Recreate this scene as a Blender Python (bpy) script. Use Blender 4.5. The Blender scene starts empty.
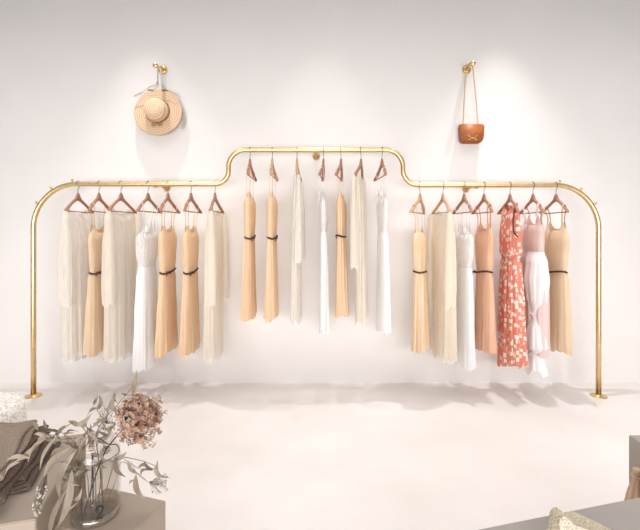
import bpy, bmesh, math, random
from mathutils import Vector, Matrix
random.seed(7)
PI = math.pi
sc = bpy.context.scene
C = sc.collection
F = 418.0          # focal length in pixels
HZ = 231.0         # horizon row
CH = 1.5           # camera height
DR = 3.8           # rack depth
DW = 4.13          # wall depth

def P(px, py, Y):
    return Vector(((px-320)/F*Y, Y, CH+(HZ-py)/F*Y))

# ------------------------------------------------------------------ materials
def newmat(name):
    m = bpy.data.materials.new(name); m.use_nodes = True
    nt = m.node_tree; nt.nodes.clear()
    return m, nt, nt.nodes.new('ShaderNodeOutputMaterial')

def s2l(c):
    return tuple(((v/255)/12.92 if v/255 <= .04045 else ((v/255+.055)/1.055)**2.4) for v in c) + (1,)

def basic(name, rgb, rough=.5, metal=0, noise=0, nscale=8, bump=0, bscale=40, rgb2=None, stretch=(1,1,1), spec=.5):
    m, nt, out = newmat(name)
    N = nt.nodes.new; L = nt.links.new
    b = N('ShaderNodeBsdfPrincipled'); L(b.outputs[0], out.inputs[0])
    b.inputs['Base Color'].default_value = s2l(rgb)
    b.inputs['Roughness'].default_value = rough
    b.inputs['Metallic'].default_value = metal
    b.inputs['Specular IOR Level'].default_value = spec
    tc = N('ShaderNodeTexCoord'); mp = N('ShaderNodeMapping')
    L(tc.outputs['Object'], mp.inputs[0]); mp.inputs['Scale'].default_value = stretch
    if rgb2 is None and noise: rgb2 = tuple(v*(1-noise) for v in rgb)
    if rgb2:
        n = N('ShaderNodeTexNoise'); n.inputs['Scale'].default_value = nscale; n.inputs['Detail'].default_value = 5
        L(mp.outputs[0], n.inputs['Vector'])
        r = N('ShaderNodeValToRGB'); L(n.outputs[0], r.inputs[0])
        r.color_ramp.elements[0].position = .35; r.color_ramp.elements[1].position = .65
        r.color_ramp.elements[0].color = s2l(rgb2); r.color_ramp.elements[1].color = s2l(rgb)
        L(r.outputs[0], b.inputs['Base Color'])
    if bump:
        n2 = N('ShaderNodeTexNoise'); n2.inputs['Scale'].default_value = bscale; n2.inputs['Detail'].default_value = 4
        L(mp.outputs[0], n2.inputs['Vector'])
        bp = N('ShaderNodeBump'); bp.inputs['Strength'].default_value = bump; bp.inputs['Distance'].default_value = .01
        L(n2.outputs[0], bp.inputs['Height']); L(bp.outputs[0], b.inputs['Normal'])
    return m

def fabric(name, rgb, rgb2=None, transp=0.0, transl=.35, lace=0, spots=None, emptyrough=.85):
    """thin cloth: diffuse + light passing through, fine vertical weave"""
    m, nt, out = newmat(name)
    N = nt.nodes.new; L = nt.links.new
    tc = N('ShaderNodeTexCoord'); mp = N('ShaderNodeMapping')
    L(tc.outputs['Object'], mp.inputs[0]); mp.inputs['Scale'].default_value = (1, 1, .08)
    n = N('ShaderNodeTexNoise'); n.inputs['Scale'].default_value = 45; n.inputs['Detail'].default_value = 3
    L(mp.outputs[0], n.inputs['Vector'])
    r = N('ShaderNodeValToRGB'); L(n.outputs[0], r.inputs[0])
    r.color_ramp.elements[0].position = .3; r.color_ramp.elements[1].position = .7
    r.color_ramp.elements[0].color = s2l(rgb2 or tuple(v*.94 for v in rgb)); r.color_ramp.elements[1].color = s2l(rgb)
    col = r.outputs[0]
    if spots:
        v = N('ShaderNodeTexVoronoi'); v.distance = 'CHEBYCHEV'; v.inputs['Scale'].default_value = 27
        v.inputs['Randomness'].default_value = .9
        mp2 = N('ShaderNodeMapping'); mp2.inputs['Scale'].default_value = (1, 1, .8)
        L(tc.outputs['Object'], mp2.inputs[0]); L(mp2.outputs[0], v.inputs['Vector'])
        lt = N('ShaderNodeMath'); lt.operation = 'LESS_THAN'; lt.inputs[1].default_value = .36
        L(v.outputs['Distance'], lt.inputs[0])
        sx = N('ShaderNodeSeparateColor'); L(v.outputs['Color'], sx.inputs[0])
        g = N('ShaderNodeMath'); g.operation = 'GREATER_THAN'; g.inputs[1].default_value = .2
        L(sx.outputs[0], g.inputs[0])
        mu = N('ShaderNodeMath'); mu.operation = 'MULTIPLY'; L(lt.outputs[0], mu.inputs[0]); L(g.outputs[0], mu.inputs[1])
        mx = N('ShaderNodeMixRGB'); L(mu.outputs[0], mx.inputs[0]); L(col, mx.inputs[1]); mx.inputs[2].default_value = s2l(spots)
        col = mx.outputs[0]
    b = N('ShaderNodeBsdfPrincipled'); b.inputs['Roughness'].default_value = emptyrough
    b.inputs['Specular IOR Level'].default_value = .15
    L(col, b.inputs['Base Color'])
    bp = N('ShaderNodeBump'); bp.inputs['Strength'].default_value = .35; bp.inputs['Distance'].default_value = .01
    L(n.outputs[0], bp.inputs['Height']); h = bp.outputs[0]
    if lace:
        vv = N('ShaderNodeTexVoronoi'); vv.inputs['Scale'].default_value = 70
        L(tc.outputs['Object'], vv.inputs['Vector'])
        b2 = N('ShaderNodeBump'); b2.inputs['Strength'].default_value = lace; b2.inputs['Distance'].default_value = .008
        L(vv.outputs['Distance'], b2.inputs['Height']); L(h, b2.inputs['Normal']); h = b2.outputs[0]
    L(h, b.inputs['Normal'])
    t = N('ShaderNodeBsdfTranslucent'); L(col, t.inputs[0]); L(h, t.inputs['Normal'])
    m1 = N('ShaderNodeMixShader'); m1.inputs[0].default_value = transl
    L(b.outputs[0], m1.inputs[1]); L(t.outputs[0], m1.inputs[2])
    last = m1.outputs[0]
    if transp:
        tr = N('ShaderNodeBsdfTransparent')
        m2 = N('ShaderNodeMixShader')
        fac = N('ShaderNodeMath'); fac.operation = 'MULTIPLY'; fac.inputs[1].default_value = transp*2
        L(n.outputs[0], fac.inputs[0]); L(fac.outputs[0], m2.inputs[0])
        L(last, m2.inputs[1]); L(tr.outputs[0], m2.inputs[2]); last = m2.outputs[0]
    L(last, out.inputs[0])
    return m

def glassmat(name, col=(1,1,1,1), ior=1.45, rough=0.0):
    m, nt, out = newmat(name)
    b = nt.nodes.new('ShaderNodeBsdfPrincipled'); nt.links.new(b.outputs[0], out.inputs[0])
    b.inputs['Base Color'].default_value = col; b.inputs['Transmission Weight'].default_value = 1
    b.inputs['IOR'].default_value = ior; b.inputs['Roughness'].default_value = rough
    return m

M = {}
M['wall'] = basic('plaster', (240,236,234), .9, noise=.012, nscale=2.2, bump=.05, bscale=60, spec=.2)
M['floor'] = basic('polished_screed', (240,234,231), .38, rgb2=(232,225,221), nscale=1.6, bump=.04, bscale=9, spec=.35)
M['ceiling'] = basic('ceiling_paint', (235,232,230), .9)
M['brass'] = basic('brushed_brass', (238,208,158), .3, metal=1, noise=.05, nscale=30)
M['gold'] = basic('polished_gold', (232,200,140), .28, metal=1, noise=.06, nscale=30)
M['steel'] = basic('hook_steel', (150,145,140), .3, metal=1, noise=.05)
M['wood'] = basic('walnut', (178,126,98), .5, rgb2=(156,104,78), nscale=14, stretch=(1,6,6))
M['wood_pale'] = basic('pale_walnut', (206,166,132), .5, rgb2=(186,144,112), nscale=14, stretch=(1,6,6))
M['peach'] = fabric('peach_crepe', (249,222,189), (243,211,176), transl=.22)
M['tan'] = fabric('tan_crepe', (246,223,194), (240,213,182), transl=.22)
M['terra'] = fabric('rose_peach_crepe', (246,208,180), (238,190,158), transl=.22)
M['cream'] = fabric('sheer_cream', (251,245,234), (246,236,222), transp=.26, transl=.25, lace=.3)
M['ivory'] = fabric('sheer_ivory', (252,248,242), (247,240,230), transp=.32, transl=.25, lace=.3)
M['olive'] = fabric('sheer_oatmeal', (252,243,228), (247,235,217), transp=.18, transl=.25, lace=.2)
M['white'] = fabric('white_cotton', (255,255,255), (252,251,252), transl=.2)
M['lace'] = fabric('white_lace', (254,253,252), (248,245,244), transp=.12, transl=.2, lace=.7)
M['pinkish'] = fabric('blush_jersey', (246,228,222), (240,219,212), transl=.2)
M['blush'] = fabric('blush_pleats', (252,236,232), (247,224,219), transl=.25)
M['coral'] = fabric('coral_print', (242,160,140), (233,138,118), transl=.15, spots=(252,240,226))
M['cord'] = basic('brown_cord', (88,56,40), .7, noise=.3, nscale=60)
M['darkrib'] = basic('maroon_trim', (120,44,36), .8, noise=.2, nscale=40)
M['leather'] = basic('cognac_leather', (188,112,58), .45, rgb2=(176,100,50), nscale=20, bump=.15, bscale=180)
M['leatherD'] = basic('cognac_edge', (160,88,46), .5, noise=.1)
M['ribbon'] = fabric('offwhite_ribbon', (226,220,210), (210,202,190), transl=.3)
M['plinth'] = basic('taupe_plinth', (176,160,146), .75, rgb2=(168,152,138), nscale=5, bump=.05, bscale=50)
M['plinth_g'] = basic('warm_grey_plinth', (176,168,160), .75, rgb2=(170,162,154), nscale=4, bump=.05, bscale=50)
M['linen'] = basic('grey_linen', (172,156,142), .95, rgb2=(138,120,106), nscale=220, bump=.5, bscale=300, spec=.1)
M['linenD'] = basic('brown_linen', (124,106,96), .95, rgb2=(94,78,70), nscale=200, bump=.6, bscale=300, spec=.1)
M['knit'] = None
M['stemD'] = basic('dark_stem', (84,66,58), .7, noise=.2, nscale=50)
M['stemG'] = basic('grey_stem', (128,118,104), .7, noise=.2, nscale=50)
M['leafG'] = fabric('dry_green_leaf', (172,158,142), (134,120,104), transl=.2)
M['leafP'] = fabric('pale_dry_leaf', (188,176,160), (156,142,126), transl=.3)
M['leafD'] = fabric('dark_dry_leaf', (140,128,112), (108,96,82), transl=.15)
M['petal'] = fabric('dusty_pink_petal', (218,190,170), (186,150,128), transl=.35)
M['petalD'] = fabric('rust_petal', (188,148,124), (152,114,94), transl=.3)
M['bud'] = basic('pale_bud', (206,196,180), .8, noise=.2, nscale=60)
def thin_glass(name, tint, base):
    m, nt, out = newmat(name); N = nt.nodes.new; L = nt.links.new
    fr = N('ShaderNodeLayerWeight'); fr.inputs[0].default_value = .35
    mr = N('ShaderNodeMapRange'); mr.inputs[3].default_value = base; mr.inputs[4].default_value = .6
    pw = N('ShaderNodeMath'); pw.operation = 'POWER'; pw.inputs[1].default_value = 2.5
    L(fr.outputs['Facing'], pw.inputs[0]); L(pw.outputs[0], mr.inputs[0])
    t = N('ShaderNodeBsdfTransparent'); t.inputs[0].default_value = tint
    g = N('ShaderNodeBsdfGlossy'); g.inputs['Roughness'].default_value = .04; g.inputs[0].default_value = (.9,.88,.86,1)
    mx = N('ShaderNodeMixShader'); L(mr.outputs[0], mx.inputs[0]); L(t.outputs[0], mx.inputs[1]); L(g.outputs[0], mx.inputs[2])
    L(mx.outputs[0], out.inputs[0]); return m
M['glass'] = thin_glass('clear_glass', (.95,.945,.935,1), .025)
M['water'] = thin_glass('water', (.90,.875,.85,1), .02)
M['glass_solid'] = thin_glass('thick_glass', (.97,.97,.97,1), .30)
M['ink'] = basic('black_ink', (24,20,20), .5, noise=.1)
M['tote'] = fabric('tan_tote_cloth', (236,208,180), (214,178,148), transl=.1)

def straw_mat():
    m, nt, out = newmat('woven_straw'); N = nt.nodes.new; L = nt.links.new
    tc = N('ShaderNodeTexCoord'); sp = N('ShaderNodeSeparateXYZ'); L(tc.outputs['Object'], sp.inputs[0])
    def mth(op, a, b=None):
        n = N('ShaderNodeMath'); n.operation = op
        for i, v in enumerate((a, b)):
            if v is None: continue
            if isinstance(v, (int, float)): n.inputs[i].default_value = v
            else: L(v, n.inputs[i])
        return n.outputs[0]
    rr = mth('SQRT', mth('ADD', mth('MULTIPLY', sp.outputs[0], sp.outputs[0]), mth('MULTIPLY', sp.outputs[2], sp.outputs[2])))
    s = mth('SINE', mth('MULTIPLY', rr, 2*PI/.021))
    s2 = mth('ADD', mth('MULTIPLY', s, .5), .5)
    r = N('ShaderNodeValToRGB'); L(s2, r.inputs[0])
    r.color_ramp.elements[0].color = s2l((204,164,126)); r.color_ramp.elements[1].color = s2l((236,206,174))
    r.color_ramp.elements[0].position = .0; r.color_ramp.elements[1].position = .45
    b = N('ShaderNodeBsdfPrincipled'); L(r.outputs[0], b.inputs['Base Color']); b.inputs['Roughness'].default_value = .8
    n = N('ShaderNodeTexNoise'); n.inputs['Scale'].default_value = 160; L(tc.outputs['Object'], n.inputs['Vector'])
    bp = N('ShaderNodeBump'); bp.inputs['Strength'].default_value = .5; bp.inputs['Distance'].default_value = .004
    L(mth('ADD', s2, n.outputs[0]), bp.inputs['Height']); L(bp.outputs[0], b.inputs['Normal'])
    L(b.outputs[0], out.inputs[0]); return m
M['straw'] = straw_mat()

def speckle_mat(name, base, spot, scale, thr, bump=.6):
    m, nt, out = newmat(name); N = nt.nodes.new; L = nt.links.new
    tc = N('ShaderNodeTexCoord'); v = N('ShaderNodeTexVoronoi'); v.inputs['Scale'].default_value = scale
    L(tc.outputs['Object'], v.inputs['Vector'])
    r = N('ShaderNodeValToRGB'); L(v.outputs['Distance'], r.inputs[0])
    r.color_ramp.elements[0].position = thr; r.color_ramp.elements[1].position = thr+.25
    r.color_ramp.elements[0].color = s2l(base); r.color_ramp.elements[1].color = s2l(spot)
    b = N('ShaderNodeBsdfPrincipled'); L(r.outputs[0], b.inputs['Base Color']); b.inputs['Roughness'].default_value = .8
    bp = N('ShaderNodeBump'); bp.inputs['Strength'].default_value = bump; bp.inputs['Distance'].default_value = .006
    bp.invert = True
    L(v.outputs['Distance'], bp.inputs['Height']); L(bp.outputs[0], b.inputs['Normal'])
    L(b.outputs[0], out.inputs[0]); return m
M['knit'] = speckle_mat('beige_knit', (230,218,196), (196,178,152), 210, .45, .45)
M['pouf'] = speckle_mat('white_boucle', (246,242,236), (212,204,194), 60, .5, .6)

# ------------------------------------------------------------------ helpers
def obj(name, bm, mat, parent=None, smooth=True, loc=None):
    me = bpy.data.meshes.new(name)
    bmesh.ops.recalc_face_normals(bm, faces=bm.faces)
    bm.to_mesh(me); bm.free()
    if smooth:
        for p in me.polygons: p.use_smooth = True
    me.materials.append(mat)
    o = bpy.data.objects.new(name, me); C.objects.link(o)
    if parent: o.parent = parent
    if loc is not None: o.location = loc
    return o

def thing(name, label, cat, loc=(0,0,0), rz=0, group=None):
    o = bpy.data.objects.new(name, None); C.objects.link(o)
    o.location = loc; o.rotation_euler = (0,0,rz); o.empty_display_size = .05
    o['label'] = label; o['category'] = cat
    if group: o['group'] = group
    return o
def tag(o, label, cat, group=None):
    o['label'] = label; o['category'] = cat
    if group: o['group'] = group
    return o

def tube(bm, pts, r, n=10, cap=True):
    pts = [Vector(p) for p in pts]
    rs = r if isinstance(r, (list, tuple)) else [r]*len(pts)
    t0 = (pts[1]-pts[0]).normalized()
    up = Vector((0,0,1)) if abs(t0.z) < .9 else Vector((1,0,0))
    nrm = t0.cross(up).normalized(); prev = t0; rings = []
    for i, p in enumerate(pts):
        t = (pts[min(i+1, len(pts)-1)]-pts[max(i-1, 0)])
        t = t.normalized() if t.length > 1e-9 else prev
        q = prev.rotation_difference(t); nrm = (q @ nrm).normalized(); prev = t
        bn = t.cross(nrm).normalized()
        rings.append([bm.verts.new(p+(nrm*math.cos(2*PI*k/n)+bn*math.sin(2*PI*k/n))*rs[i]) for k in range(n)])
    for a, b in zip(rings, rings[1:]):
        for k in range(n):
            bm.faces.new((a[k], a[(k+1)%n], b[(k+1)%n], b[k]))
    if cap:
        bm.faces.new(rings[0][::-1]); bm.faces.new(rings[-1])

def smoothpath(pts, sub=6):
    pts = [Vector(p) for p in pts]; out = []
    for i in range(len(pts)-1):
        p0 = pts[max(i-1,0)]; p1 = pts[i]; p2 = pts[i+1]; p3 = pts[min(i+2,len(pts)-1)]
        for s in range(sub):
            t = s/sub
            out.append(.5*((2*p1)+(p2-p0)*t+(2*p0-5*p1+4*p2-p3)*t*t+(3*p1-p0-3*p2+p3)*t**3))
    out.append(pts[-1]); return out

def strip(bm, pts, w, side, thick=.0015):
    """a thin ribbon band through pts, width w along side"""
    side = Vector(side).normalized(); pts = [Vector(p) for p in pts]
    rows = []
    for i, p in enumerate(pts):
        t = (pts[min(i+1,len(pts)-1)]-pts[max(i-1,0)]).normalized()
        nn = t.cross(side); nn = nn.normalized()*thick if nn.length > 1e-6 else Vector((0,0,thick))
        ww = w[i] if isinstance(w, (list,tuple)) else w
        a = side*ww/2
        rows.append([bm.verts.new(p-a-nn), bm.verts.new(p+a-nn), bm.verts.new(p+a+nn), bm.verts.new(p-a+nn)])
    for a, b in zip(rows, rows[1:]):
        for k in range(4): bm.faces.new((a[k], a[(k+1)%4], b[(k+1)%4], b[k]))
    bm.faces.new(rows[0][::-1]); bm.faces.new(rows[-1])

def box(bm, lo, hi, bev=0):
    v = [bm.verts.new((x,y,z)) for x in (lo[0],hi[0]) for y in (lo[1],hi[1]) for z in (lo[2],hi[2])]
    fs = [bm.faces.new([v[i] for i in q]) for q in ((0,1,3,2),(4,6,7,5),(0,4,5,1),(2,3,7,6),(0,2,6,4),(1,5,7,3))]
    if bev:
        es = {e for f in fs for e in f.edges}
        bmesh.ops.bevel(bm, geom=list(es), offset=bev, segments=3, affect='EDGES')

def lathe(bm, prof, n=48, axis='Z', origin=(0,0,0)):
    o = Vector(origin); rings = []
    for r, h in prof:
        ring = []
        for k in range(n):
            a = 2*PI*k/n
            if axis == 'Z': p = Vector((r*math.cos(a), r*math.sin(a), h))
            else: p = Vector((r*math.cos(a), h, r*math.sin(a)))
            ring.append(bm.verts.new(o+p))
        rings.append(ring)
    for a, b in zip(rings, rings[1:]):
        for k in range(n): bm.faces.new((a[k], a[(k+1)%n], b[(k+1)%n], b[k]))
    if prof[0][0] > 1e-4: bm.faces.new(rings[0])
    if prof[-1][0] > 1e-4: bm.faces.new(rings[-1][::-1])
    bmesh.ops.remove_doubles(bm, verts=bm.verts, dist=1e-5)

# ------------------------------------------------------------------ setting
bm = bmesh.new(); box(bm, (-7,-2.5,-.1), (7,4.13,0)); fl = obj('floor', bm, M['floor'], smooth=False); fl['kind'] = 'structure'
bm = bmesh.new(); box(bm, (-7,4.13,-.1), (7,4.28,4.6)); w = obj('wall_back', bm, M['wall'], smooth=False); w['kind'] = 'structure'

# ------------------------------------------------------------------ clothes rack
def R(px, py): return Vector(((px-320)/110.0, DR, CH+(HZ-py)/110.0))
rack = thing('clothes_rack', 'long brushed brass clothes rail with rounded corners and a raised middle, fixed to the wall', 'clothes rack', (0,DR,0))
def arc(cx, cy, r, a0, a1, n=14):
    return [(cx+r*math.cos(math.radians(a0+(a1-a0)*i/n)), cy-r*math.sin(math.radians(a0+(a1-a0)*i/n))) for i in range(n+1)]
path = [(33.5,396.5),(33.5,330),(33.5,260)]
path += arc(77.5,228,44,180,90)
path += [(120,184),(170,184)]
path += arc(215.5,171,13,-90,0)
path += arc(245.5,167,17,180,90)
path += [(300,150),(350,150)]
path += arc(386,167,17,90,0)
path += arc(418,170,15,180,270)[0:] if False else [(418-15*math.cos(math.radians(90*i/14)), 170+15*math.sin(math.radians(90*i/14))) for i in range(15)]
path += [(470,185),(520,185)]
path += arc(554.5,229,44,90,0)
path += [(598.5,260),(598.5,330),(598.5,397)]
pp = []
for q in path:
    v = R(*q)-Vector((0,DR,0)); v.z = max(v.z, .01)
    if not pp or (v-pp[-1]).length > .004: pp.append(v)
bm = bmesh.new(); tube(bm, pp, .0225, 20); obj('rail_frame', bm, M['brass'], rack)
for px in (33.5, 598.5):
    bm = bmesh.new(); lathe(bm, [(0,0),(.069,0),(.070,.002),(.068,.005),(.034,.006),(.030,.016),(.0,.016)], 40)
    obj('foot_plate', bm, M['gold'], rack, loc=((px-320)/110, 0, 0))
for px, py in ((153.5,184),(316,150),(478.5,185)):
    c = R(px,py)-Vector((0,DR,0))
    bm = bmesh.new(); tube(bm, [(0,.0,0),(0,.32,0)], .013, 14)
    m_ = obj('wall_mount', bm, M['gold'], rack, loc=c)
    bm = bmesh.new(); lathe(bm, [(0,.3295),(.036,.3295),(.038,.322),(.033,.314),(.020,.307),(.013,.295),(0,.295)], 32, 'Y')
    obj('flange', bm, M['gold'], m_)
    bm = bmesh.new(); lathe(bm, [(0,-.0),(.022,.0),(.03,.02),(.028,.05),(.013,.065),(0,.065)], 24, 'Y', (0,.02,0))
    obj('rail_collar', bm, M['gold'], m_)
for px, py, cx, cy in ((37,203,77.5,228),(52,189,77.5,228),(72.5,182,77.5,228),(559.7,182,554.5,229),(581,189,554.5,229),(595,203.5,554.5,229)):
    d = Vector((px-cx, 0, -(py-cy))).normalized()
    base = Vector(((cx-320)/110, 0, CH+(HZ-cy)/110)) + d*(44/110)
    bm = bmesh.new(); tube(bm, [base, base+d*.034, base+d*.035, base+d*.046, base+d*.048], [.006,.006,.011,.011,.007], 14)
    obj('stud', bm, M['gold'], rack)

# ------------------------------------------------------------------ hangers
HW = .215
def arm_z(x):
    u = min(abs(x)/HW, 1.0)
    return -.112 - .134*u**1.12
def make_hanger(root, mat, mdark):
    bm = bmesh.new()          # one curved wooden yoke
    rows = []
    nn = 36
    for i in range(nn+1):
        x = -HW + 2*HW*i/nn
        u = abs(x)/HW
        h = .012 + .030*math.exp(-(u/.17)**2)          # half height
        top = arm_z(x) + .034*math.exp(-(u/.10)**2)
        bot = arm_z(x) - (.027 - .006*u) - .010*math.exp(-(u/.2)**2)
        yc = -.022*u*u
        th = .009 + .004*u
        if i in (0, nn): top -= .005; bot += .005; th *= .7
        rows.append([bm.verts.new((x,yc-th,top-.004)), bm.verts.new((x,yc,top)), bm.verts.new((x,yc+th,top-.004)),
                     bm.verts.new((x,yc+th,bot+.003)), bm.verts.new((x,yc,bot)), bm.verts.new((x,yc-th,bot+.003))])
    for a, b in zip(rows, rows[1:]):
        for k in range(6): bm.faces.new((a[k], a[(k+1)%6], b[(k+1)%6], b[k]))
    bm.faces.new(rows[0]); bm.faces.new(rows[-1][::-1])
    obj('yoke', bm, mat, root)
    bm = bmesh.new()
    z = arm_z(HW)-.008
    tube(bm, [(-HW+.015,-.018,z),(HW-.015,-.018,z)], .0055, 10); obj('trouser_bar', bm, mat, root)
    bm = bmesh.new()
    # wire hook around the rail (rail axis runs across the hook, so the loop lies in the local x-z plane)
    rr = .0282; pts = [(0,0,-.085),(0,0,-.055),(.004,0,-.042),(.016,0,-.034)]
    for i in range(13):
        a = math.radians(-45+ (225)*i/12); pts.append((rr*math.cos(a), 0, rr*math.sin(a)))
    tube(bm, smoothpath(pts,3), .0032, 8); obj('wire_hook', bm, M['steel'], root)

def solve_yaw(px, width, sign):
    X0 = (px-320)/110.0; best = None
    for d in range(30, 126):
        th = math.radians(d)*sign
        xa = (X0+HW*math.cos(th))/(DR+HW*math.sin(th)); xb = (X0-HW*math.cos(th))/(DR-HW*math.sin(th))
        w = (xa-xb)*F
        if sign < 0 or sign > 0:
            e = abs(abs(w)-width)
            if best is None or e < best[0]-1e-6: best = (e, th)
    return best[1]

# ------------------------------------------------------------------ garments
def interp(prof, z):
    for a, b in zip(prof, prof[1:]):
        if z <= a[0] and z >= b[0]:
            t = (a[0]-z)/(a[0]-b[0]+1e-9); t = t*t*(3-2*t)
            return [a[i]+(b[i]-a[i])*t for i in range(1, 4)]
    return list(prof[-1][1:4])

def cloth_tube(prof, topfn=None, nth=120, nz=46, folds=13, seed=0, hem=.012, cx=0, cy=0, tilt=0, hemtilt=0):
    """prof: (z, half width, half depth, fold amount)"""
    rnd = random.Random(seed); ph = [rnd.uniform(0, 6.28) for _ in range(6)]
    z0 = prof[0][0]; z1 = prof[-1][0]
    bm = bmesh.new(); rows = []
    for i in range(nz+1):
        t = i/nz; zb = z0+(z1-z0)*t
        a, b, f = interp(prof, zb)
        ring = []
        for k in range(nth):
            th = 2*PI*k/nth
            c, s = math.cos(th), math.sin(th)
            w = math.sin(folds*th+ph[0]+.4*math.sin(3*th+ph[1])) * .6 + .35*math.sin(folds*1.9//1*th+ph[2]+t*1.2) + .25*math.sin(5*th+ph[3]+t*2)
            g = 1+f*w*.5
            x = a*math.copysign(abs(c)**.85, c)*(1+(g-1)*.35)
            y = b*math.copysign(abs(s)**.9, s)*g + f*.02*w
            z = zb
            if topfn: z += topfn(x, s, c)*max(0, 1-t*8)**1.3
            if t > .85:
                q = (t-.85)/.15
                z += q*(hem*(math.sin(folds*th+ph[4])*.6+math.sin(3*th+ph[5])) + hemtilt*c)
            ring.append(bm.verts.new((cx+x+tilt*t, cy+y, z)))
        rows.append(ring)
    for r0, r1 in zip(rows, rows[1:]):
        for k in range(nth): bm.faces.new((r0[k], r0[(k+1)%nth], r1[(k+1)%nth], r1[k]))
    return bm

def strap_set(root, mat, ztop, xs, w, b, xb=None, name='strap'):
    for sx in (-1, 1):
        xa = xs*sx; xq = (xb if xb is not None else xs)*sx
        zt = arm_z(xa)+.006
        yc = -.022*(abs(xa)/HW)**2
        pts = [(xq,-b,ztop),(xq*.9+xa*.1,-b*.95,ztop+(zt-ztop)*.35),(xa,yc-.018,zt-.03),(xa,yc-.011,zt-.002),(xa,yc,zt+.003),(xa,yc+.011,zt-.002),(xa,yc+.018,zt-.03),(xq*.9+xa*.1,b*.95,ztop+(zt-ztop)*.35),(xq,b,ztop)]
        bm = bmesh.new(); strip(bm, smoothpath(pts,4), w, (1,0,0), .0012); obj(name, bm, mat, root)

def scoop(depth, peak, xs, w=.3, back=.5):
    def fn(x, s, c):
        ac = abs(c)
        p = peak*math.exp(-((ac-xs)/w)**2)
        d = depth*max(0, 1-(ac/xs)**2)
        side = .05*max(0, (ac-xs)/(1-xs))**1.5
        return p - (d if s < 0 else d*back) - side
    return fn

def belt(root, z, a, b, seed=0, sag=.012):
    rnd = random.Random(seed)
    bm = bmesh.new(); pts = []
    for k in range(41):
        th = 2*PI*k/40
        pts.append((a*math.cos(th), b*math.sin(th), z + sag*math.cos(th) - .006*math.sin(2*th)))
    tube(bm, pts, .0085, 8)
    o = obj('belt', bm, M['cord'], root)
    bm = bmesh.new()
    kx = -a*.75; ky = -b*.8
    bmesh.ops.create_icosphere(bm, subdivisions=2, radius=.014, matrix=Matrix.Translation((kx,ky-.008,z-.008)))
    tube(bm, smoothpath([(kx,ky-.008,z-.008),(kx-.025,ky-.018,z-.012),(kx-.04,ky-.012,z-.034)],4), .005, 6)
    tube(bm, smoothpath([(kx,ky-.008,z-.008),(kx+.02,ky-.022,z+.004),(kx+.038,ky-.018,z-.016)],4), .005, 6)
    obj('belt_knot', bm, M['cord'], o)

def slip_dress(root, mat, seed=0, k=1.0, hemz=-1.50, wide=1.0, bust=-.40, dip=.045, sw=.010):
    a0 = .145*wide
    prof = [(bust,a0*.97,.015*k,0),(-.50,a0*1.17,.044*k,.06),(-.66,a0*1.02,.042*k,.15),(-.79,a0*.9,.034*k,.25)]
    bm = cloth_tube(prof, scoop(dip,.03,.7,.3,.3), nz=26, folds=9, seed=seed, hem=0); obj('bodice', bm, mat, root)
    prof = [(-.785,a0*.89,.034*k,.25),(-.86,a0*.98,.039*k,.35),(-1.2,a0*1.12,.044*k,.5),(hemz,a0*1.22,.052*k,.62)]
    bm = cloth_tube(prof, None, nz=40, folds=11, seed=seed+3, hem=.01, hemtilt=.02); obj('skirt', bm, mat, root)
    strap_set(root, mat, bust+.015, .13*wide, sw, .012*k, xb=.7*a0)
    belt(root, -.79, a0*.95, .040*k, seed)

def sheer_dress(root, mat, seed=0, hemz=-1.555, k=1.0, sleeves=True, slz=-1.07):
    def top(x, s, c):
        u = min(abs(x)/.2, 1)
        return .035*math.exp(-((u-.72)/.22)**2) - .02*max(0, 1-(u/.4)**2)*(1 if s < 0 else .3)
    prof = [(-.262,.205,.017,0),(-.33,.212,.040*k,.1),(-.55,.215,.058*k,.25),(-.9,.20,.060*k,.35),(-1.2,.19,.062*k,.45),(hemz,.185,.066*k,.55)]
    bm = cloth_tube(prof, top, nz=56, folds=10, seed=seed, hem=.014); obj('gown', bm, mat, root)
    if sleeves:
        for sx in (-1, 1):
            prof = [(-.255,.018,.014,0),(-.32,.034,.030*k,.1),(-.6,.046,.046*k,.3),(-.9,.044,.05*k,.35),(slz,.032,.044*k,.4)]
            bm = cloth_tube(prof, None, nth=56, nz=34, folds=6, seed=seed+sx+5, hem=.012, cx=sx*.222, cy=-.03)
            obj('sleeve', bm, mat, root)
    # lace hem band
    bm = bmesh.new()
    a, b = .187, .068*k
    n = 96; r0 = []; r1 = []
    for i in range(n):
        th = 2*PI*i/n; q = 1+.10*math.sin(10*th+seed)
        x = a*math.cos(th); y = b*math.sin(th)*q
        r0.append(bm.verts.new((x, y, hemz+.02))); r1.append(bm.verts.new((x*1.01, y*1.03, hemz-.012-.010*abs(math.sin(16*th)))))
    for i in range(n): bm.faces.new((r0[i], r0[(i+1)%n], r1[(i+1)%n], r1[i]))
    obj('lace_hem', bm, M['lace'], root)

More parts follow.
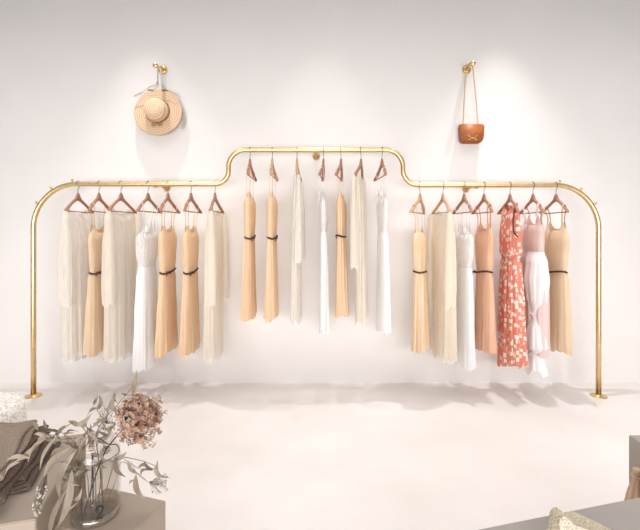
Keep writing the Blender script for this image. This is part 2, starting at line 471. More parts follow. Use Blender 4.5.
def lace_dress(root, seed=0, k=1.0, hemz=-1.64, bust=-.42):
    a0 = .145
    bm = cloth_tube([(bust,a0*.95,.015*k,0),(bust-.08,a0*1.08,.042*k,.25),(bust-.2,a0*.98,.042*k,.35),(-.74,a0*.8,.032*k,.3)], scoop(.07,.08,.6,.28,.6), nz=24, folds=8, seed=seed, hem=0)
    obj('lace_bodice', bm, M['lace'], root)
    bm = cloth_tube([(-.735,a0*.8,.032*k,.3),(-.85,a0*.95,.038*k,.4),(-1.2,a0*1.05,.043*k,.5),(hemz,a0*1.15,.052*k,.6)], None, nz=40, folds=9, seed=seed+2, hem=.012, hemtilt=.015)
    obj('skirt', bm, M['white'], root)
    strap_set(root, M['white'], bust+.02, .13, .010, .013*k, xb=.6*a0)
    bm = bmesh.new(); tube(bm, [(a0*.82*math.cos(2*PI*i/32), .036*k*math.sin(2*PI*i/32), -.74) for i in range(33)], .005, 6)
    obj('waist_seam', bm, M['lace'], root)
    # ruffled cup edge
    bm = bmesh.new(); pts = []
    n = 60; r0 = []; r1 = []
    for i in range(n+1):
        u = i/n; x = (u*2-1)*a0*.95
        zt = bust+scoop(.07,.08,.6,.28,.6)(x,-1,x/(a0*.95))
        y = -.026*k-.004
        r0.append(bm.verts.new((x, y, zt+.004))); r1.append(bm.verts.new((x*1.02, y-.012-.006*math.sin(i*1.1), zt-.035-.006*math.sin(i*.9))))
    for i in range(n): bm.faces.new((r0[i], r0[i+1], r1[i+1], r1[i]))
    obj('lace_trim', bm, M['lace'], root)

def coral_dress(root, seed=5):
    def top(x, s, c):
        z = arm_z(x)+.014
        z = max(z, -.30)
        if abs(x) < .115: z = arm_z(.115)+.014-(.07 if s < 0 else .02)*(1-(x/.115)**2)
        return z+.22
    bm = cloth_tube([(-.22,.15,.016,0),(-.30,.16,.045,.1),(-.45,.17,.062,.25),(-.6,.165,.062,.3),(-.675,.125,.044,.35)], top, nz=30, folds=10, seed=seed, hem=0)
    obj('bodice', bm, M['coral'], root)
    bm = cloth_tube([(-.67,.125,.044,.35),(-.72,.15,.062,.4),(-1.1,.175,.068,.5),(-1.45,.19,.070,.55),(-1.64,.2,.074,.6)], None, nz=44, folds=11, seed=seed+1, hem=.014, hemtilt=.05)
    obj('skirt', bm, M['coral'], root)
    bm = bmesh.new(); tube(bm, [(.128*math.cos(2*PI*i/32), .047*math.sin(2*PI*i/32), -.672) for i in range(33)], .010, 8)
    obj('waistband', bm, M['coral'], root)
    for sx in (1,):
        bm = bmesh.new()
        strip(bm, smoothpath([(sx*.155,-.025,-.22),(sx*.168,-.045,-.33),(sx*.176,-.045,-.42),(sx*.178,-.01,-.47)],5), .016, (1,0,0), .004)
        obj('armhole_trim', bm, M['darkrib'], root)

def tank_dress(root, seed=9):
    a0 = .165
    bm = cloth_tube([(-.33,a0*.92,.022,0),(-.42,a0,.046,.08),(-.52,a0*.98,.050,.1),(-.62,a0*.95,.046,.15)], scoop(.09,.06,.68,.25,.3), nz=26, folds=7, seed=seed, hem=0)
    obj('tank_bodice', bm, M['pinkish'], root)
    strap_set(root, M['white'], -.29, .125, .032, .026, xb=.68*a0)
    bm = cloth_tube([(-.61,a0*.97,.048,.3),(-.68,a0*1.1,.068,.45),(-1.0,a0*1.15,.072,.6),(-1.35,a0*1.1,.070,.6),(-1.50,a0*1.12,.072,.65)], None, nz=44, folds=16, seed=seed+1, hem=.012)
    obj('pleated_skirt', bm, M['blush'], root)
    bm = cloth_tube([(-.60,.1,.042,.3),(-.70,.125,.062,.4),(-.85,.13,.076,.45),(-1.0,.11,.062,.6),(-1.13,.05,.03,.5),(-1.16,.045,.026,.5),(-1.30,.08,.06,.5),(-1.44,.105,.07,.5),(-1.50,.05,.034,.6),(-1.54,.07,.05,.6),(-1.655,.105,.062,.8)], None, nz=70, folds=7, seed=seed+2, hem=.03, cx=.10, cy=-.03)
    obj('gathered_overlay', bm, M['white'], root)
    for z in (-1.145, -1.51):
        bm = bmesh.new(); bmesh.ops.create_icosphere(bm, subdivisions=3, radius=.02, matrix=Matrix.Translation((.085,-.062,z)))
        for s in (-1,1):
            strip(bm, smoothpath([(.085,-.06,z),(.085+s*.03,-.07,z+.012),(.085+s*.045,-.066,z-.02)],4), [.008]+[.02]*7+[.012], (0,.3,1), .002)
        obj('bow', bm, M['white'], root)

G_D = 'garments on the brass rail'; G_H = 'wooden hangers on the brass rail'
ITEMS = [
 # px, width, kind, args, dress label, hanger label
 (78, 29, 'sheer', dict(mat='ivory', seed=1, k=1.15), 'sheer ivory long-sleeved gown, first garment from the left end of the brass rail', 'wooden hanger at the far left end of the brass rail', 'wood'),
 (99, 24, 'slip', dict(mat='tan', seed=2), 'peach slip dress with brown belt half hidden between the two leftmost ivory gowns', 'wooden hanger of the belted slip dress between the two leftmost ivory gowns', 'wood'),
 (121, 28, 'sheer', dict(mat='cream', seed=3, k=1.0), 'sheer cream long-sleeved gown just left of the white lace dress, third from the left end', 'wooden hanger, third from the left end of the rail, carrying a sheer cream gown', 'wood'),
 (148, 24, 'lace', dict(seed=4, k=1.25), 'white lace-topped dress with long white skirt in the left group', 'wooden hanger of the white lace dress in the left group', 'wood'),
 (168, 20, 'slip', dict(mat='peach', seed=5), 'peach slip dress with brown belt hanging right beside the left white lace dress', 'wooden hanger of the belted slip dress next to the left white lace dress', 'wood'),
 (191, 17, 'slip', dict(mat='peach', seed=6), 'peach belted slip dress beside the narrow cream gown at the left bend of rail', 'wooden hanger second from the left upward bend of the rail', 'wood'),
 (215, 13, 'sheer', dict(mat='cream', seed=7, k=.85), 'narrow sheer cream gown hanging at the left upward bend of the rail', 'wooden hanger right below the left upward bend of the rail', 'wood'),
 (250, 8, 'slip', dict(mat='peach', seed=8), 'narrow peach belted dress, first on the raised middle of the rail', 'wooden hanger first from the left on the raised middle rail', 'wood'),
 (272.3, 6.5, 'slip', dict(mat='peach', seed=9), 'narrow peach belted dress, second on the raised middle of the rail', 'wooden hanger second from the left on the raised middle rail', 'wood_pale'),
 (297, 3.5, 'sheer', dict(mat='ivory', seed=10, k=.62, slz=-1.0, hemz=-1.53), 'thin sheer ivory gown, third on the raised middle rail beside the wall bracket', 'wooden hanger seen edge-on, third on the raised middle rail, left of the wall bracket', 'wood_pale'),
 (323.5, 3, 'lace', dict(seed=11, k=.75), 'narrow white lace dress hanging just right of the middle wall bracket', 'wooden hanger seen edge-on just right of the middle wall bracket', 'wood'),
 (341, 5, 'slip', dict(mat='peach', seed=12), 'peach belted dress between white and ivory gowns right of centre on the raised rail', 'wooden hanger of the single belted dress right of the middle wall bracket', 'wood'),
 (361, 7, 'sheer', dict(mat='cream', seed=13, k=.62, slz=-1.05, hemz=-1.54), 'sheer cream gown second from the right on the raised middle rail', 'wooden hanger second from the right on the raised middle rail', 'wood'),
 (382, 11, 'lace', dict(seed=14, k=.75), 'white lace dress at the right end of the raised middle rail', 'wooden hanger at the right end of the raised middle rail', 'wood'),
 (420, 14, 'slip', dict(mat='tan', seed=15, k=1.05, dip=.1, sw=.014), 'tan belted dress, first in the right group beside the downward bend of the rail', 'wooden hanger first in the right group beside the downward bend of the rail', 'wood_pale'),
 (443, 18, 'sheer', dict(mat='olive', seed=16, k=.95), 'sheer oatmeal long gown, second in the right group', 'pale wooden hanger second in the right group with the oatmeal gown', 'wood_pale'),
 (464, 20, 'lace', dict(seed=17, k=1.0), 'white lace dress in the right group between oatmeal gown and rose peach dress', 'wooden hanger of the white lace dress in the right group', 'wood'),
 (484, 20, 'slip', dict(mat='terra', seed=18, k=1.1, bust=-.36, dip=.13, sw=.018), 'rose peach belted dress just left of the coral patterned dress', 'wooden hanger just left of the coral dress hanger', 'wood'),
 (510, 21, 'coral', {}, 'coral red sleeveless dress with small white flower print', 'wooden hanger carrying the coral patterned dress', 'wood'),
 (533, 24, 'tank', {}, 'blush and white tank dress with tied gathered white overlay', 'wooden hanger carrying the blush and white tank dress', 'wood'),
 (556, 28, 'slip', dict(mat='tan', seed=21, k=1.05, wide=1.08, bust=-.36, dip=.13, sw=.018), 'tan belted dress at the far right end of the brass rail', 'wooden hanger at the far right end of the brass rail', 'wood'),
]
NAMES = dict(slip='slip_dress', sheer='sheer_gown', lace='lace_dress', coral='patterned_dress', tank='tank_dress')
for px, wd, kind, kw, dl, hl, wm in ITEMS:
    sign = 1 if px < 300 else -1
    yaw = solve_yaw(px, wd, sign)
    mid = 236 < px < 396
    rz = R(px, 150 if mid else (184 if px < 320 else 185))
    h = thing('wooden_hanger', hl, 'hanger', rz, yaw, G_H)
    make_hanger(h, M[wm], None)
    dz = -.02 if mid else 0
    g = thing(NAMES[kind], dl, 'dress' if kind != 'sheer' else 'gown', rz, yaw, G_D)
    kw = dict(kw)
    if 'mat' in kw: kw['mat'] = M[kw['mat']]
    dict(slip=slip_dress, sheer=sheer_dress, lace=lace_dress, coral=coral_dress, tank=tank_dress)[kind](g, **kw)

# ------------------------------------------------------------------ wall hooks, hat, bag
def wall_hook(px, py, ex, ey, label):
    a = P(px, py, DW); e = P(ex, ey, DW-.185)
    t = thing('wall_hook', label, 'hook', a, 0, 'round brass wall hooks')
    d = e-a
    bm = bmesh.new(); lathe(bm, [(0,-.0005),(.043,-.0005),(.044,-.006),(.040,-.013),(.026,-.018),(0,-.018)], 36, 'Y'); obj('back_plate', bm, M['gold'], t)
    bm = bmesh.new(); tube(bm, [Vector((0,-.016,0)), d*.5, d], [.018,.014,.013], 16); obj('peg', bm, M['gold'], t)
    bm = bmesh.new(); u = d.normalized(); tube(bm, [d-u*.012, d-u*.008, d+u*.010, d+u*.016], [.016,.023,.023,.016], 24); obj('peg_cap', bm, M['brass'], t)
    return e
he = wall_hook(163, 70, 155.5, 65.5, 'round brass wall hook on the left holding the straw hat')
be = wall_hook(466.5, 69.5, 473, 63.5, 'round brass wall hook on the right holding the brown handbag')

hc = P(158, 112, DW-.06)
hat = thing('straw_hat', 'round straw sun hat with ringed brim hung by pale ribbons on a wall hook', 'hat', hc)
tilt = Matrix.Rotation(math.radians(-8), 3, 'X')
def tiltbm(bm):
    bmesh.ops.rotate(bm, verts=bm.verts, cent=(0,0,0), matrix=tilt)
bm = bmesh.new()
prof = [(.232,.004)]
for i in range(21):
    r = .23-.115*i/20; prof.append((r, .0-.012*math.sin(i/20*PI*.5)-.003*math.cos(i*PI)))
for i in range(20, -1, -1):
    r = .23-.115*i/20; 
bm = bmesh.new(); lathe(bm, [(.112,.006),(.232,.012)][::-1]+[(.234,.006)]+[(.232-.12*i/24, .002-.010*(i/24)-.0022*math.cos(i*PI)) for i in range(25)]+[(.112,.006)], 72, 'Y')
tiltbm(bm); obj('brim', bm, M['straw'], hat)
bm = bmesh.new(); lathe(bm, [(.113,-.004),(.112,-.03),(.108,-.07),(.098,-.095),(.078,-.108),(.045,-.113),(0,-.114)], 64, 'Y')
tiltbm(bm); obj('crown', bm, M['straw'], hat)
bm = bmesh.new(); lathe(bm, [(.113,-.008),(.1175,-.010),(.1165,-.035),(.112,-.037)], 64, 'Y', (0,0,0))
tiltbm(bm)
pts = smoothpath([(-.03,-.03,-.115),(-.05,-.035,-.135),(-.02,-.03,-.14),(.0,-.03,-.12),(.035,-.035,-.14),(.05,-.03,-.118),(.01,-.03,-.116)],5)
strip(bm, pts, .014, (0,0,1), .0015); obj('hat_band', bm, basic('brown_band', (190,138,96), .8, noise=.15, nscale=40), hat)
bm = bmesh.new()
peg = he-hc + Vector((.018,.045,-.012))
tubeY = -.02
strip(bm, smoothpath([peg+Vector((-.012,0,0)), peg+Vector((-.012,-.005,-.09)), peg+Vector((-.018,.0,-.17)), (-.055,-.012,.205), (-.07,-.015,.19)],5), .013, (1,0,0), .001)
strip(bm, smoothpath([peg+Vector((.012,0,0)), peg+Vector((.022,-.005,-.09)), peg+Vector((.03,.0,-.17)), (.045,-.012,.205), (.06,-.015,.19)],5), .015, (1,0,0), .001)
strip(bm, smoothpath([peg+Vector((-.012,-.01,-.15)), (-.07,-.03,.235),(-.13,-.03,.19),(-.18,-.025,.17),(-.225,-.02,.15)],5), [.014]*12+[.022]*9, (.2,0,1), .001)
strip(bm, smoothpath([peg+Vector((.03,-.01,-.16)), (.08,-.02,.22),(.14,-.02,.19),(.2,-.0,.16),(.215,.0,.13)],5), .013, (.2,0,1), .001)
strip(bm, smoothpath([(.19,.03,.13),(.235,.025,.02),(.25,.02,-.04),(.24,.02,-.12),(.225,.025,-.16)],5), .018, (1,0,0), .001)
bmesh.ops.create_icosphere(bm, subdivisions=2, radius=.014, matrix=Matrix.Translation(peg+Vector((-.012,-.012,-.14))))
obj('tie_ribbon', bm, M['ribbon'], hat)
for sx in (-.07, .075):
    bm = bmesh.new(); strip(bm, smoothpath([(sx-.025,-.014,.206),(sx,-.018,.21),(sx+.025,-.014,.2)],4), .012, (0,0,1), .002)
    obj('ribbon_tab', bm, M['leatherD'], hat)

bc = P(470.8, 134.5, DW-.045)
bag = thing('shoulder_bag', 'small cognac brown leather shoulder bag with gold clasp on the right wall hook', 'handbag', bc)
def rbox(w, h, d, r, y0=0, bev=.008, ztop=None, taper=.95):
    bm = bmesh.new(); pts = []
    for (cx, cz, a0, rr) in ((w/2-r*.5, h/2-r*.5, 0, r*.5), (-w/2+r*.5, h/2-r*.5, 90, r*.5), (-w/2*taper+r, -h/2+r, 180, r), (w/2*taper-r, -h/2+r, 270, r)):
        for i in range(9):
            a = math.radians(a0+90*i/8); pts.append((cx+rr*math.cos(a), cz+rr*math.sin(a)))
    fr = bm.faces.new([bm.verts.new((x, y0-d/2, z)) for x, z in pts])
    bk = bm.faces.new([bm.verts.new((x, y0+d/2, z)) for x, z in pts[::-1]])
    fv = list(fr.verts); bv = list(bk.verts)[::-1]; n = len(pts)
    for i in range(n): bm.faces.new((fv[i], fv[(i+1)%n], bv[(i+1)%n], bv[i]))
    es = [e for e in bm.edges if (e.verts[0].co.y-e.verts[1].co.y) == 0]
    bmesh.ops.bevel(bm, geom=es, offset=bev, segments=3, affect='EDGES')
    return bm
obj('bag_body', rbox(.224,.172,.07,.036), M['leatherD'], bag)
bm = rbox(.230,.166,.014,.040, y0=-.040, bev=.005); 
obj('flap', bm, M['leather'], bag, loc=(0,0,.008))
bm = bmesh.new(); box(bm, (-.112,-.034,.086),(.112,.034,.094), .003); obj('top_gusset', bm, M['leather'], bag)
bm = bmesh.new()   # gold clasp: bar with a curled shape on each side
for s in (-1, 1):
    tube(bm, smoothpath([(s*.004,-.052,-.045),(s*.018,-.052,-.045),(s*.030,-.052,-.030),(s*.040,-.052,-.024)],4), .0045, 8)
    tube(bm, smoothpath([(s*.018,-.052,-.045),(s*.028,-.052,-.058),(s*.042,-.052,-.062)],4), .004, 8)
    bmesh.ops.create_icosphere(bm, subdivisions=2, radius=.007, matrix=Matrix.Translation((s*.041,-.052,-.024)))
tube(bm, [(-.02,-.052,-.046),(.02,-.052,-.046)], .0055, 8)
obj('clasp', bm, M['gold'], bag)
def chain(p0, p1, sag):
    bm = bmesh.new(); n = 34; pts = []
    for i in range(n+1):
        u = i/n; p = p0.lerp(p1, u); p = p+Vector((0,0,0))+Vector((sag*math.sin(u*PI),0,0)); pts.append(p)
    for i in range(n):
        a, b = pts[i], pts[i+1]; c = (a+b)/2; d = (b-a).normalized()
        side = Vector((0,1,0)) if i % 2 else Vector((1,0,0)); side = (side-d*side.dot(d)).normalized()
        L_ = (b-a).length*.66; W_ = .006
        ring = [c+d*(L_*math.cos(t))+side*(W_*math.sin(t)) for t in [2*PI*k/12 for k in range(13)]]
        tube(bm, ring, .0022, 5, cap=False)
    return bm
bp = be-bc + Vector((-.008,.03,.03))
obj('chain_strap', chain(Vector((.07,0,.092)), bp+Vector((.010,0,-.002)), .004), M['gold'], bag)
bp2 = P(466.5, 66, DW-.06)-bc + Vector((0,0,.0))
obj('chain_strap', chain(Vector((-.075,0,.092)), bp2+Vector((.0,0,0)), -.004), M['gold'], bag)
bm = chain(bp2, bp+Vector((.01,0,0)), 0.0); obj('chain_strap', bm, M['gold'], bag)

# ------------------------------------------------------------------ plinths (foreground)
def plinth(name, label, corner, rot, u0, u1, v0, v1, h, mat):
    """box in a frame rotated by rot about corner; u to the right, v to the back"""
    t = bpy.data.objects.new
    bm = bmesh.new(); box(bm, (u0,v0,0),(u1,v1,h), .003)
    o = obj(name, bm, mat, smooth=False); o.location = (corner[0], corner[1], 0); o.rotation_euler = (0,0,rot)
    return tag(o, label, 'plinth')
ROT = math.radians(15.6)
HA = .64
cA = Vector((-.848, 1.248))
plA = plinth('display_plinth', 'tall taupe plinth at the lower left carrying the folded linen cloths', cA, ROT, -.95, 0, 0, .551, HA, M['plinth'])
HV = .52
cV = Vector((-.56, 1.52))
plV = plinth('display_plinth', 'low taupe plinth at the lower left with the glass vase on it', cV, math.radians(-17), -.27, 0, -.22, 0, HV, M['plinth'])
HC = .70
plC = plinth('display_plinth', 'wide warm grey plinth at the bottom right under the knitted bag', Vector((.406,1.118)), math.radians(14.2), 0, .9, -.8, 0, HC, M['plinth_g'])
plD = plinth('display_plinth', 'grey plinth at the right edge behind the wide plinth', Vector((1.21,1.64)), 0, 0, .55, -.26, 0, .70, M['plinth_g'])

# round pouf behind the cloths
bm = bmesh.new()
lathe(bm, [(0,.0),(.23,0),(.25,.02),(.255,.22),(.252,.40),(.238,.437),(.20,.45),(0,.452)][::-1], 64)
pf = obj('round_pouf', bm, M['pouf'], loc=(-2.075,2.52,0)); tag(pf, 'round white speckled boucle pouf at the left edge behind the folded cloths', 'pouf')

# folded cloths: spiral-folded profile swept along its length
def folded_cloth(label, u1, w, v0, v1, z0, layers, th, mat, rz=0, seed=0):
    """u1: fold edge on the right; layers of cloth doubled over"""
    rnd = random.Random(seed)
    t = thing('folded_cloth', label, 'cloth', (0,0,0), 0, 'folded linen cloths stacked on the plinth')
    R2 = Matrix.Rotation(ROT+rz, 3, 'Z')
    base = Matrix.Rotation(ROT, 3, 'Z') @ Vector((u1, v0, 0)) + Vector((cA.x, cA.y, HA+z0))
    t.location = base; t.rotation_euler = (0,0,ROT+rz)
    nv = 26; g = th*.30
    for li in range(layers):
        zc = g + th/2 + li*(th)
        # centre line: comes from the left on top, folds round at right, returns below
        off = -.016*li + rnd.uniform(-.004,.004)
        cl = []
        rr = th*.30
        for i in range(25): cl.append((-w+ (w-rr)*i/24+off, zc+rr))
        for i in range(1, 9):
            a = PI/2 - PI*i/9; cl.append((-rr+off+rr*1.5*math.cos(a), zc+rr*math.sin(a)))
        for i in range(25): cl.append((-rr-(w*.98-rr)*i/24+off, zc-rr))
        ht = th*.19
        outer = []; inner = []
        for i, (x, z) in enumerate(cl):
            x2, z2 = cl[min(i+1, len(cl)-1)]; x1, z1 = cl[max(i-1, 0)]
            d = Vector((x2-x1, 0, z2-z1)).normalized(); n = Vector((-d.z, 0, d.x))
            outer.append((x+n.x*ht, z+n.z*ht)); inner.append((x-n.x*ht, z-n.z*ht))
        loop = outer+inner[::-1]
        bm = bmesh.new(); rows = []
        for j in range(nv+1):
            v = (v1-v0)*j/nv
            row = []
            for (x, z) in loop:
                und = .0035*math.sin(v*17+x*21+seed+li)+.0025*math.sin(x*55+v*9+seed*2)
                ex = .006*math.sin(v*23+seed+li*2)
                k = min(1, abs(z)/.02)
                row.append(bm.verts.new((x+ex, v+(.006*math.sin(x*38+li) if j in (0, nv) else 0), max(z+und*k, .0015))))
            rows.append(row)
        m_ = len(loop)
        for a, b in zip(rows, rows[1:]):
            for k in range(m_): bm.faces.new((a[k], a[(k+1)%m_], b[(k+1)%m_], b[k]))
        for row in (rows[0], rows[-1]):
            h = m_//2
            for k in range(h-1):
                bm.faces.new((row[k], row[k+1], row[m_-2-k], row[m_-1-k]))
        obj('cloth_layer', bm, mat, t)
    return t
folded_cloth('dark brown linen cloth folded at the right side and bottom of the stack', -.075, .30, .155, .46, 0, 2, .018, M['linenD'], seed=1)
folded_cloth('brown linen cloth folded in the middle of the stack with a rolled front end', -.105, .42, .03, .50, .037, 2, .017, M['linenD'], rz=math.radians(2), seed=2)
folded_cloth('light greyish brown linen cloth folded on top of the stack', -.125, .46, .10, .48, .072, 2, .016, M['linen'], rz=math.radians(4), seed=3)

# knitted bag on the wide plinth
bm = bmesh.new(); n = 72; rows = []
for i in range(41):
    u = i/40; ph = -PI/2+PI*u; row = []
    for k in range(n):
        a = 2*PI*k/n
        rx = .098*math.cos(ph)**.7 if 0 < i < 40 else 0; ry = .075*math.cos(ph)**.7 if 0 < i < 40 else 0
        x = rx*math.cos(a); y = ry*math.sin(a); z = .041*(1+math.sin(ph))
        z *= .93+.42*math.exp(-((x+.062)/.020)**2)*(1 if z > .03 else .2) - .32*max(0, x/.1)
        w_ = .005*math.sin(4*a+3*u)+.003*math.sin(7*a-4*u)+.002*math.sin(60*x+z*60)
        q = math.cos(ph)
        row.append(bm.verts.new((x+w_*math.cos(a)*q, y+w_*math.sin(a)*q, max(0, z+w_*.5*math.sin(PI*u)))))
    rows.append(row)
for a, b in zip(rows, rows[1:]):
    for k in range(n): bm.faces.new((a[k], a[(k+1)%n], b[(k+1)%n], b[k]))
bmesh.ops.remove_doubles(bm, verts=bm.verts, dist=1e-5)
kb = thing('knitted_bag', 'slouchy beige open-knit bag lying on the wide grey plinth at the bottom', 'bag', (.660,1.03,HC))
obj('bag_body', bm, M['knit'], kb)
bm = bmesh.new(); tube(bm, smoothpath([(-.085,-.03,.03),(-.078,-.02,.068),(-.066,-.01,.098),(-.045,-.02,.082),(.0,-.035,.078),(.05,-.045,.064),(.09,-.03,.035)],6), .0075, 8)
obj('handle', bm, M['knit'], kb)

# tan cloth tote standing beside the grey plinth
tt = thing('cloth_tote', 'tan gathered cloth bag leaning at the side of the right edge plinth', 'bag', (1.162,1.55,-.0))
tt.scale = (1,1,.955)
bm = bmesh.new(); rows = []; n = 60
for i, (z, r) in enumerate([(0,.0),(0.001,.036),(.03,.042),(.15,.044),(.3,.043),(.42,.041),(.5,.037),(.56,.028),(.61,.014),(.625,.012),(.645,.018),(.65,.0)]):
    row = []
    for k in range(n):
        a = 2*PI*k/n; q = r*(1+.10*math.sin(9*a+z*4))
        row.append(bm.verts.new((q*math.cos(a)+.018*(z/.65)**2, q*math.sin(a), z)))
    rows.append(row)
for a, b in zip(rows, rows[1:]):
    for k in range(n): bm.faces.new((a[k], a[(k+1)%n], b[(k+1)%n], b[k]))
bmesh.ops.remove_doubles(bm, verts=bm.verts, dist=1e-5)
obj('bag_body', bm, M['tote'], tt)
bm = bmesh.new(); tube(bm, [(.0165+.0165*math.cos(2*PI*k/24), .0175*math.sin(2*PI*k/24), .618) for k in range(25)], .004, 6); obj('tie_cord', bm, M['tote'], tt)

# ------------------------------------------------------------------ vase
VX, VY = (95.7-320)/F*1.44, 1.44
vase = thing('glass_vase', 'clear cylindrical glass vase part filled with water holding dried flowers', 'vase', (VX,VY,HV))
r = .078; Hh = .265
prof = [(0,0),(r-.012,0),(r-.003,.004),(r,.014),(r,.20),(r-.002,.225),(r-.016,.243),(r-.020,.252),(r-.017,Hh),(r-.020,Hh+.002),(r-.024,Hh),(r-.026,.252),(r-.022,.241),(r-.008,.222),(r-.005,.20),(r-.005,.030),(r-.012,.022),(0,.020)]
bm = bmesh.new(); lathe(bm, prof, 72); obj('glass_body', bm, M['glass'], vase)
bm = bmesh.new(); lathe(bm, [(0,.0265),(r-.0125,.0275),(r-.0055,.030),(r-.0055,.155),(r-.009,.1535),(0,.153)], 72); obj('water', bm, M['water'], vase)
bm = bmesh.new(); lathe(bm, [(0,.001),(r-.014,.001),(r-.006,.006),(r-.0056,.024),(r-.012,.026),(0,.0195)], 72); obj('thick_base', bm, M['glass_solid'], vase)
# black curl low on the glass, curved round its front
def on_glass(px, pz):      # px: arc length around the front (m), pz: height
    d = Vector((-VX, -VY)).normalized(); a0 = math.atan2(d.y, d.x); a = a0+px/r
    return Vector(((r+.0022)*math.cos(a), (r+.0022)*math.sin(a), pz))
two = [(-.011,.060),(-.008,.069),(.001,.073),(.010,.068),(.011,.058),(.004,.047),(-.005,.037),(-.011,.029),(-.004,.031),(.004,.030),(.012,.030)]
bm = bmesh.new(); tube(bm, smoothpath([on_glass(x*.9+.010, z*.95+.006) for x, z in two],5), .0023, 8); obj('number_mark', bm, M['ink'], vase)

# ------------------------------------------------------------------ dried stems
def leaf(bm, p0, p1, w, bend=.15, twist=0, seed=0):
    p0 = Vector(p0); p1 = Vector(p1); d = p1-p0; L_ = d.length
    view = Vector((math.sin(twist), -math.cos(twist), .15)).normalized()
    side = d.cross(view).normalized(); up = side.cross(d).normalized()
    n = 9; rows = []
    for i in range(n+1):
        t = i/n; wd = w*math.sin(PI*t**.75)**.85*.5 if 0 < i < n else .0006
        c = p0+d*t+side*(bend*L_*math.sin(PI*t))+up*(.08*L_*math.sin(PI*t))
        rows.append([bm.verts.new(c-side*wd+up*wd*.35), bm.verts.new(c), bm.verts.new(c+side*wd+up*wd*.35)])
    for a, b in zip(rows, rows[1:]):
        for k in range(2): bm.faces.new((a[k], a[k+1], b[k+1], b[k]))

def VP(px, py, dy=0):    # point near the vase plane, dy toward the back
    return P(px, py, 1.44+dy)
foot = HV+.026
def branch(name, label, root_off, pts, leaves, smat, lmat, rad=.0018, twigs=(), cat='branch', group=None):
    """pts: (px,py,dy). leaves: (x0,y0,x1,y1,width_px,bend,dy[,dy1])"""
    b0 = Vector((VX+root_off[0], VY+root_off[1], foot))
    t = thing(name, label, cat, b0, 0, group)
    path = [b0]+[VP(*q) for q in pts]
    bm = bmesh.new(); sp = smoothpath([p-b0 for p in path], 6); m_ = len(sp)
    tube(bm, sp, [rad*(1.15-.6*i/m_) for i in range(m_)], 7)
    for tw in twigs:
        tp = smoothpath([VP(*q)-b0 for q in tw], 5); tube(bm, tp, [rad*.6*(1.1-.6*i/len(tp)) for i in range(len(tp))], 6)
    obj('stem', bm, smat, t)
    if leaves:
        for mt in {l[-1] for l in leaves}:
            bm = bmesh.new()
            for l in leaves:
                if l[-1] != mt: continue
                x0, y0, x1, y1, w, bend, dy, _ = l
                leaf(bm, VP(x0,y0,dy)-b0, VP(x1,y1,dy+random.uniform(-.03,.02))-b0, w*.72*1.44/F, bend, random.uniform(-.5,.5))
            obj('foliage', bm, M[mt], t)
    return t, b0

GS = 'dried stems in the glass vase'
# tall leafy branch reaching up beside the flower head
branch('leafy_branch', 'tall dried branch whose topmost leaf rises above the pink flower head', (.0,.01),
  [(101,478,0),(98,455,0),(96,435,.02),(104,420,.03),(118,404,.03),(129,391,.03),(133,385,.03)],
  [(131,391,137,370,7,.12,.03,'leafG'),(127,395,121,393,4,.1,.03,'leafD'),(119,404,116,391,7,-.15,.03,'leafG'),(116,412,116,394,8,-.2,.03,'leafG'),
   (108,418,92,428,5,.1,.03,'leafG'),(110,414,103,405,4,.1,.03,'leafP'),(97,410,99,395,6,.18,.02,'leafG'),(104,422,112,432,5,.15,.02,'leafP'),
   (100,430,88,441,5,-.15,.01,'leafG'),(98,440,111,434,5,.1,.02,'leafP')], M['stemG'], 'leafG', .0017,
  twigs=[[(104,420,.03),(98,412,.02),(97,408,.02)],[(96,435,.02),(104,428,.03),(112,431,.03)]], group=GS)
# left-leaning branch with pale leaves over the cloths
branch('leafy_branch', 'dried branch with pale leaves arching left over the folded cloths', (-.02,.0),
  [(92,470,0),(91,446,-.02),(86,432,-.04),(78,424,-.06),(70,424,-.09),(58,433,-.12),(48,437,-.15)],
  [(74,424,92,413,7,.15,-.07,'leafG'),(78,426,68,421,7,.2,-.07,'leafG'),(66,425,58,437,5,.1,-.1,'leafG'),(52,435,36,447,5,.15,-.15,'leafP'),
   (50,437,34,434,5,.1,-.16,'leafP'),(46,438,28,462,6,.12,-.17,'leafP'),(60,433,40,470,4,.1,-.12,'leafP'),(38,430,31,421,5,.2,-.2,'leafD'),
   (34,446,14,462,5,-.1,-.2,'leafP'),(30,458,6,461,5,.15,-.22,'leafP'),(20,462,5,475,4,.15,-.22,'leafP'),(86,432,98,446,6,-.2,-.03,'leafG'),(88,436,80,455,5,.15,-.03,'leafP'),(56,444,44,440,5,.2,-.1,'leafG'),(68,450,50,458,6,.2,-.07,'leafG')],
  M['stemG'], 'leafG', .0016, twigs=[[(70,424,-.09),(52,437,-.13),(36,446,-.19),(20,460,-.22)],[(86,440,-.03),(72,438,-.05),(58,441,-.09)],[(48,437,-.15),(40,432,-.19)]], group=GS)
# right arching branch
branch('leafy_branch', 'dried branch arching right with drooping curved leaves over the plinth corner', (.02,.0),
  [(112,470,0),(116,458,0),(122,457,-.01),(134,459,-.02),(146,462,-.02),(156,467,-.02),(160,475,-.02)],
  [(144,461,156,469,4,.15,-.02,'leafD'),(158,460,171,478,7,.3,-.02,'leafG'),(138,468,153,471,4.5,-.28,-.01,'leafD'),(141,476,154,471,4,-.28,-.01,'leafD'),
   (136,474,146,499,8,.12,-.02,'leafG'),(128,460,140,474,5,.15,-.02,'leafG'),(116,456,126,477,7,.15,-.05,'leafD'),(113,459,127,452,7,.1,-.05,'leafG'),(136,480,130,487,3,.2,-.02,'leafP')],
  M['stemG'], 'leafG', .0015, twigs=[[(122,457,-.01),(132,466,-.02),(138,475,-.02),(150,483,-.02),(156,488,-.02)],[(130,462,-.01),(138,468,-.01),(152,470,-.01)]], group=GS)
